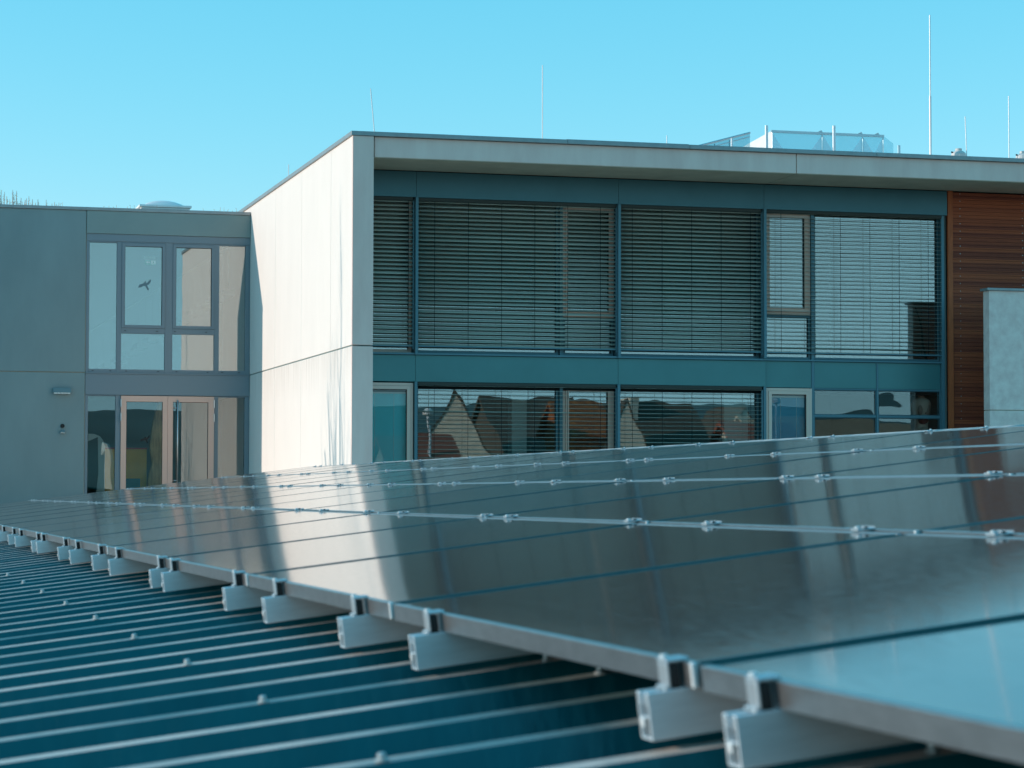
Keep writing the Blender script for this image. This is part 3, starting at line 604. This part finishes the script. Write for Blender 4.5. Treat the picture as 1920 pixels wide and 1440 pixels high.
PH(B(XL+.15, XR+7.9, y0r+.1, y1r-.1, -3.99, roofz(XL)-.10), 'hall_walls', m_beam)
PH(MB().prism([(XL+.1, y0r+.05, roofz(XL)-.09), (XR+.2, y0r+.05, roofz(XL)-.09), (XR+.2, y0r+.05, roofz(XR)-.09)], (0, y1r-y0r-.1, 0)), 'roof_void', m_dark)
# screws: one line along x = .677, another under the panels
scm = MB().lathe([(.010, 0), (.010, .002), (.0055, .004), (.0062, .005), (.0062, .009), (.004, .011), (.001, .0115)], (0, 0, 0), 10)
sc0 = None
def screw(x, y):
    global sc0
    if sc0 is None: sc0 = scm.build('screw', m_screw, hall, smooth=False); o = sc0
    else: o = sc0.copy(); COL.objects.link(o)
    o.location = Vector((x, y, roofz(x)+.001))-(hall.location-Vector((0, 0, ZC))); o.rotation_euler = (0, -ANG, 0)
for k in range(0, 28): screw(.672, RY0-.012+RP*(2+3*k))
for k in (5, 4, 0, 2, 9, 12, 14, 17): screw(1.16, RY0+RP*k)

# ------------------------------------------------------------------ solar panels
PW, PL = 1.048, 1.672            # pitch up the slope (horizontal measure) and along the rows
NX = .977                        # x of the lowest row's edge
def edge_x(i): return NX+PW*i
CW = PW/math.cos(ANG)-.020; CL = PL-.032; FT = .031
fm = MB(); lip = .012
fm.box(0, lip, 0, CL, -FT, 0).box(CW-lip, CW, 0, CL, -FT, 0)
LS = .018
fm.box(lip, CW-lip, 0, LS, -FT, -.0010).box(lip, CW-lip, CL-LS, CL, -FT, -.0010)
m_shortf = mat('dark_seam_frame_side', (.004, .062, .072), .5, spec=.2)  # short sides of the aluminium frame, coloured dark to paint the seam shade
fm_o = None
def sag_glass():
    s = MB(); nx, ny = 8, 12
    for a in range(nx+1):
        for b in range(ny+1):
            u = a/nx; v = b/ny; s.v.append((lip+(CW-2*lip)*u, lip+(CL-2*lip)*v, -.0015-.0007*16*u*(1-u)*v*(1-v)))
    for a in range(nx):
        for b in range(ny): i = a*(ny+1)+b; s.f.append((i, i+ny+1, i+ny+2, i+1))
    return s
rows = ['lowest row', 'second row', 'third row', 'top row']
NEND = 15
vis0 = [-1, 0, 1, 3]
proto = None
for r_i in range(4):
    cols = list(range(-5, NEND))
    for c_ in cols:
        x = edge_x(r_i); y = 2.758+PL*c_+.016
        if proto is None:
            proto = bpy.data.objects.new('solar_panel', None); COL.objects.link(proto); proto.empty_display_size = .1
            fo = fm.build('frame', m_frame_alu, proto, .0012)
            fo.data.materials.append(m_shortf)
            for k in range(12, 24): fo.data.polygons[k].material_index = 1
            go = sag_glass().build('glass_face', m_pv, proto, smooth=True)
            MB().box(-.001, .006, -.0015, .007, -FT, .0005).build('corner_glint', m_glint_bolt, proto, .002)  # bright sliver added as the sun glint at each panel joint
            B(lip, CW-lip, lip, CL-lip, -.012, -.009).build('back_sheet', m_gasket, proto)
            o = proto
        else: o = copy_tree(proto)
        dx = .002 if r_i == 0 else .010
        o.location = (x+dx, y, roofz(x+dx, HP)+ZC); o.rotation_euler = (random.uniform(-.0006, .0006), -ANG+random.uniform(-.0006, .0006), 0)
        if c_ < vis0[r_i]: l = 'dark solar panel nearer than the lower right corner of the photo, out of view'
        else:
            k = c_-vis0[r_i]; far = NEND-1-c_
            if k == 0: l = 'solar panel of the %s nearest the lower right' % rows[r_i]
            elif far == 0: l = 'farthest solar panel of the %s, at the far left end' % rows[r_i]
            elif k <= 6: l = '%s solar panel of the %s, counted back from the lower right' % (ORD[k], rows[r_i])
            else: l = '%s solar panel of the %s, counted from the far left end' % (ORD[far], rows[r_i])
        tag(o, l, 'solar panel', 'solar panels in four rows on the metal roof')

# ------------------------------------------------------------------ mounting rails with their clamps
rib_idx = [-17, -15, -12, -10, -6, -4, 0, 1, 5, 7, 10, 12, 16, 17, 21, 23, 26, 28, 32, 33, 37, 39, 42, 44, 48, 49, 53, 55, 58, 60, 64, 65, 69, 71, 74, 76, 80, 81, 85, 87]
RW, RH = .042, .058
rail_x0 = NX-.047
LEN = (edge_x(4)-rail_x0)/math.cos(ANG)+.08
rm = MB(); tk = .0035
rm.box(0, LEN, -RW/2, -RW/2+tk, -RH, 0).box(0, LEN, RW/2-tk, RW/2, -RH, 0).box(0, LEN, -RW/2+tk, RW/2-tk, -RH, -RH+tk).box(0, LEN, -RW/2+tk, -.009, -tk, 0).box(0, LEN, .009, RW/2-tk, -tk, 0).box(0, LEN, -.012, -.009, -.016, -tk).box(0, LEN, .009, .012, -.016, -tk).box(.002, LEN, -RW/2+tk, RW/2-tk, -.033, -.030)
def clamp_end():
    m = MB(); W_ = .02
    # leg, top plate, foot
    m.box(-.026, -.021, -W_, W_, 0, FT+.004).box(-.026, .014, -W_, W_, FT+.0008, FT+.0052).box(-.030, -.0205, -W_, W_, 0, .004)
    return m
ce = co = None; RAILS = []
proto_r = bpy.data.objects.new('mounting_rail', None); COL.objects.link(proto_r); proto_r.empty_display_size = .1
rm.build('rail_profile', m_railm, proto_r, .0012)
MB().box(-.004, 0, -.006, .006, -.042, -.030).build('end_screw', m_glint_bolt, proto_r, .002)
def at_len(x): return (x-rail_x0)/math.cos(ANG)
for i in range(5):
    u = at_len(edge_x(i)) + (.002 if i == 0 else 0) - (.010 if i == 4 else 0)
    if i in (0, 4):
        sg = 1 if i == 0 else -1
        cmb = MB(); W_ = .017
        def bx(a, b, *r): cmb.box(u+min(a*sg, b*sg), u+max(a*sg, b*sg), *r)
        bx(-.020, -.0165, -W_, W_, 0, FT+.0008); bx(-.020, .010, -W_, W_, FT+.001, FT+.0055); bx(-.025, -.0202, -W_, W_, 0, .005)
        c0 = cmb.build('end_clamp', m_alu, proto_r, .0015)
        cmb = MB(); bx(-.0155, -.003, -W_+.001, W_-.001, .0005, FT-.001); cmb.build('rubber_block', m_gasket, c0, .001)
        bu = u-.016*sg
    else:
        cmb = MB().box(u-.018, u+.018, -.018, .018, FT+.001, FT+.0045).box(u-.006, u-.004, -.018, .018, FT+.0048, FT+.009).box(u+.004, u+.006, -.018, .018, FT+.0048, FT+.009)
        cmb.box(u-.020, u-.0182, -.018, .018, FT+.001, FT+.007).box(u+.0182, u+.020, -.018, .018, FT+.001, FT+.007)
        c0 = cmb.build('middle_clamp', m_alu, proto_r, .001); bu = u-.013
        B(u-.0035, u+.0035, -.0185, .0185, FT+.0047, FT+.0080).build('slot', m_gasket, c0)
    MB().lathe([(.0050, 0), (.0050, .0035), (.004, .005)], (bu, 0, FT+.0055), 12).build('bolt', m_glint_bolt, c0, smooth=False)
first = True
for n_, k in enumerate(rib_idx):
    y = 2.515+.307*k
    if y > 2.738+PL*NEND-.05: continue
    o = proto_r if first else copy_tree(proto_r); first = False
    x = rail_x0+random.uniform(-.004, .004)
    o.location = (x, y, roofz(x, HP)-FT-.0005+ZC); o.rotation_euler = (0, -ANG, 0)
    if k < 0: l = 'mounting rail under the out of view panels, nearer than the lower right corner'
    else: l = 'aluminium mounting rail end under the panel edge, %s from the lower right' % ORD[n_-6]
    tag(o, l, 'mounting rail', 'mounting rails under the solar panels')

# ------------------------------------------------------------------ bare tree west of the block (casts the twig shadows)
def bare_tree(name, x, y, base, height, label, seed, up=.85, group=None, depth=5, r0=.13):
    t = thing(name, label, 'tree', group, (x, y, base)); rnd = random.Random(seed); tr = MB(); br = MB()
    def grow(p, d, L, r, lev, mb):
        pts = [p]; dd = d.copy(); n = 5; rr = [r]
        for k in range(n):
            dd = (dd+Vector((rnd.uniform(-.12, .12), rnd.uniform(-.12, .12), .07))).normalized(); pts.append(pts[-1]+dd*L/n); rr.append(r*(1-.55*(k+1)/n))
        mb.tube(pts, rr, 6 if lev < 2 else 4)
        if lev >= depth: return
        for k in range(3 if lev else 6):
            j = rnd.randint(1 if lev else 2, n); q = pts[j]; a = rnd.uniform(0, 6.28); sp = rnd.uniform(.25, .6)
            nd = (dd*up+Vector((math.cos(a)*sp, math.sin(a)*sp, .25))).normalized(); grow(q, nd, L*rnd.uniform(.5, .72), rr[j]*.6, lev+1, br)
    grow(Vector((0, 0, 0)), Vector((0, 0, 1)), height*.5, r0, 0, tr)
    tr.build('trunk', m_bark, t, smooth=True); br.build('branches', m_bark, t, smooth=True); return t
bare_tree('bare_tree', -5.0, 47.2, -4, 12.7, 'bare tree left of the frame whose twigs shade the white wall', 11, up=1.15, depth=4, r0=.30)

# ------------------------------------------------------------------ dead spruces on the hill behind the wing
def dead_spruce(seed, h):
    rnd = random.Random(seed); tr = MB().tube([(0, 0, 0), (rnd.uniform(-.1, .1), 0, h*.5), (rnd.uniform(-.2, .2), 0, h)], [.22, .13, .03], 5); br = MB(); z = h*.25
    while z < h*.98:
        a = rnd.uniform(0, 6.28); L = (1-z/h)*1.7+.15; L *= rnd.uniform(.4, 1); p = Vector((0, 0, z)); e = p+Vector((math.cos(a)*L, math.sin(a)*L, rnd.uniform(-.3, .2)))
        br.tube([p, e], [.05, .02], 3, cap=False); z += rnd.uniform(.08, .22)
    return tr, br
protos = []
for sd in range(4):
    t = bpy.data.objects.new('dead_spruce', None); COL.objects.link(t); a, b_ = dead_spruce(sd+40, 15); a.build('trunk', m_dead, t); b_.build('branches', m_dead, t); protos.append(t)
tops = [(0, 356), (7, 360), (14, 368), (25, 356), (27, 362), (31, 358), (38, 371), (46, 375), (48, 372), (54, 368), (58, 374), (66, 380), (73, 374), (88, 375), (98, 381), (105, 379), (110, 380), (3, 372), (19, 374), (35, 377), (42, 378), (62, 379)]
k_ = 0
tops.sort()
for n_, (px, py) in enumerate(tops):
    Yt = 300+(n_ * 7 % 17)
    d = Fv*4597.06+Rv*(px-960)-Uv*(py-720); p = d*(Yt/d.y)
    o = protos[n_] if n_ < 4 else copy_tree(protos[n_ % 4])
    sc = 1+.12*math.sin(n_*2.3); o.scale = (sc, sc, sc); o.location = (p.x, Yt, p.z-15*sc+ZC); o.rotation_euler = (0, 0, n_*1.1)
    tag(o, 'bare dead spruce on the far hill, %s from the left edge' % ORD[n_], 'tree', 'dead spruces on the far hill')

# ------------------------------------------------------------------ village behind the camera (mirrored in the windows)
def house(label, x0, x1, y0, y1, ze, zr, axis, wm, rm_, chim=None, wins=(), rz=0):
    t = thing('village_house', label, 'house', None, (x0, y0, -4)); t.rotation_euler.z = R(rz); w, d = x1-x0, y1-y0; e, r = ze+4, zr+4
    if axis == 'y':      # ridge runs along y, gable faces the school
        MB().prism([(0, 0, 0), (w, 0, 0), (w, 0, e), (w/2, 0, r), (0, 0, e)], (0, d, 0)).build('walls', wm, t)
        o = .04; k = (r-e)/(w/2)
        rf = MB().prism([(-o, -o, e-o*k+.02), (w/2, -o, r+.02), (w/2, -o, r+.2), (-o, -o, e-o*k+.2)], (0, d+2*o, 0)).prism([(w+o, -o, e-o*k+.02), (w+o, -o, e-o*k+.2), (w/2, -o, r+.2), (w/2, -o, r+.02)], (0, d+2*o, 0)).build('roof', rm_, t)
    else:
        MB().prism([(0, 0, 0), (0, d, 0), (0, d, e), (0, d/2, r), (0, 0, e)], (w, 0, 0)).build('walls', wm, t)
        o = .3; k = (r-e)/(d/2)
        rf = MB().prism([(-o, -o, e-o*k+.02), (-o, d/2, r+.02), (-o, d/2, r+.2), (-o, -o, e-o*k+.2)], (w+2*o, 0, 0)).prism([(-o, d+o, e-o*k+.02), (-o, d/2, r+.02), (-o, d/2, r+.2), (-o, d+o, e-o*k+.2)], (w+2*o, 0, 0)).build('roof', rm_, t)
    if chim: B(chim-.25-x0, chim+.25-x0, d*.45, d*.6, r-.8, r+.45).build('chimney', m_render, rf)
    for (a, b_, z0, z1) in wins: f = B(a-x0, b_-x0, d, d+.05, z0+4, z1+4).build('window', m_whitep, t); B(a-x0+.08, b_-x0-.08, d+.05, d+.06, z0+4.08, z1+3.92).build('pane', m_frame, f)
    return t
house('stone gabled house behind the camera, mirrored in the lower blinds', 28.6, 34.0, -36, -24.6, .2, 4.9, 'y', m_stone, m_tile_b, rz=14)
house('long brown roofed house mirrored right of the stone gable', 34.2, 39.0, -48, -33, .5, 5.2, 'x', m_tile_b, m_tile_b)
house('house overgrown with red ivy, mirrored in the taupe framed lower window', 34.6, 36.7, -30, -26, 3.0, 4.5, 'x', m_ivy, m_ivy)
house('cream gabled house mirrored behind the second lower blind', 37.5, 39.6, -30, -24, 2.2, 4.6, 'y', m_render, m_tile_b, rz=14)
house('wide dark roofed house mirrored across the second lower blind', 38.7, 43.4, -40, -26, -.5, 4.7, 'x', m_stone, m_tile_b, 40)
house('low red roofed house mirrored at the left of the first lower blind', 24.0, 27.1, -23, -18, 1.0, 2.5, 'x', m_render, m_tile_r)
house('brown roofed house mirrored in the wavy lower glazing', 48.3, 58, -46, -30, -1.5, 4.2, 'x', m_render, m_tile_l)
house('pale gabled house mirrored above the brown roof in the wavy glazing', 50.8, 54.6, -56, -49, 2.5, 5.2, 'y', m_render, m_tile_b)
house('red roofed house mirrored at the left of the wavy glazing', 44.6, 47.9, -34, -27, 1.4, 3.6, 'x', m_render, m_tile_r)
t = thing('arched_wall', 'white arched garden wall behind the camera, mirrored in the narrow glass left of the doors', 'wall', None, (12.75, -20.3, -4)); t.rotation_euler.z = R(40)
MB().prism([(0, 0, 0), (1.3, 0, 0), (1.3, 0, 5.6), (1.2, 0, 6.2), (.95, 0, 6.6), (.6, 0, 6.72), (.6, 0, 6.0), (.85, 0, 6.25), (.9, 0, 4), (0, 0, 4)], (0, .25, 0)).build('rendered_wall', m_white_in, t)
for x, y, zt, l in ((25.96, -19, 4.1, 'street lamp mirrored at the left of the first lower blind'), (44.8, -24, 4.9, 'street lamp mirrored in the dark blue blind window')):
    t = thing('street_lamp', l, 'street lamp', 'street lamps behind the camera', (x, y, -4))
    MB().tube([(0, 0, 0), (0, 0, zt+3.6)], [.07, .05]).build('pole', m_rod, t); MB().lathe([(.05, 0), (.22, .08), (.25, .2), (.1, .34)], (0, 0, zt+3.6), 12).build('lantern', m_whitep, t)
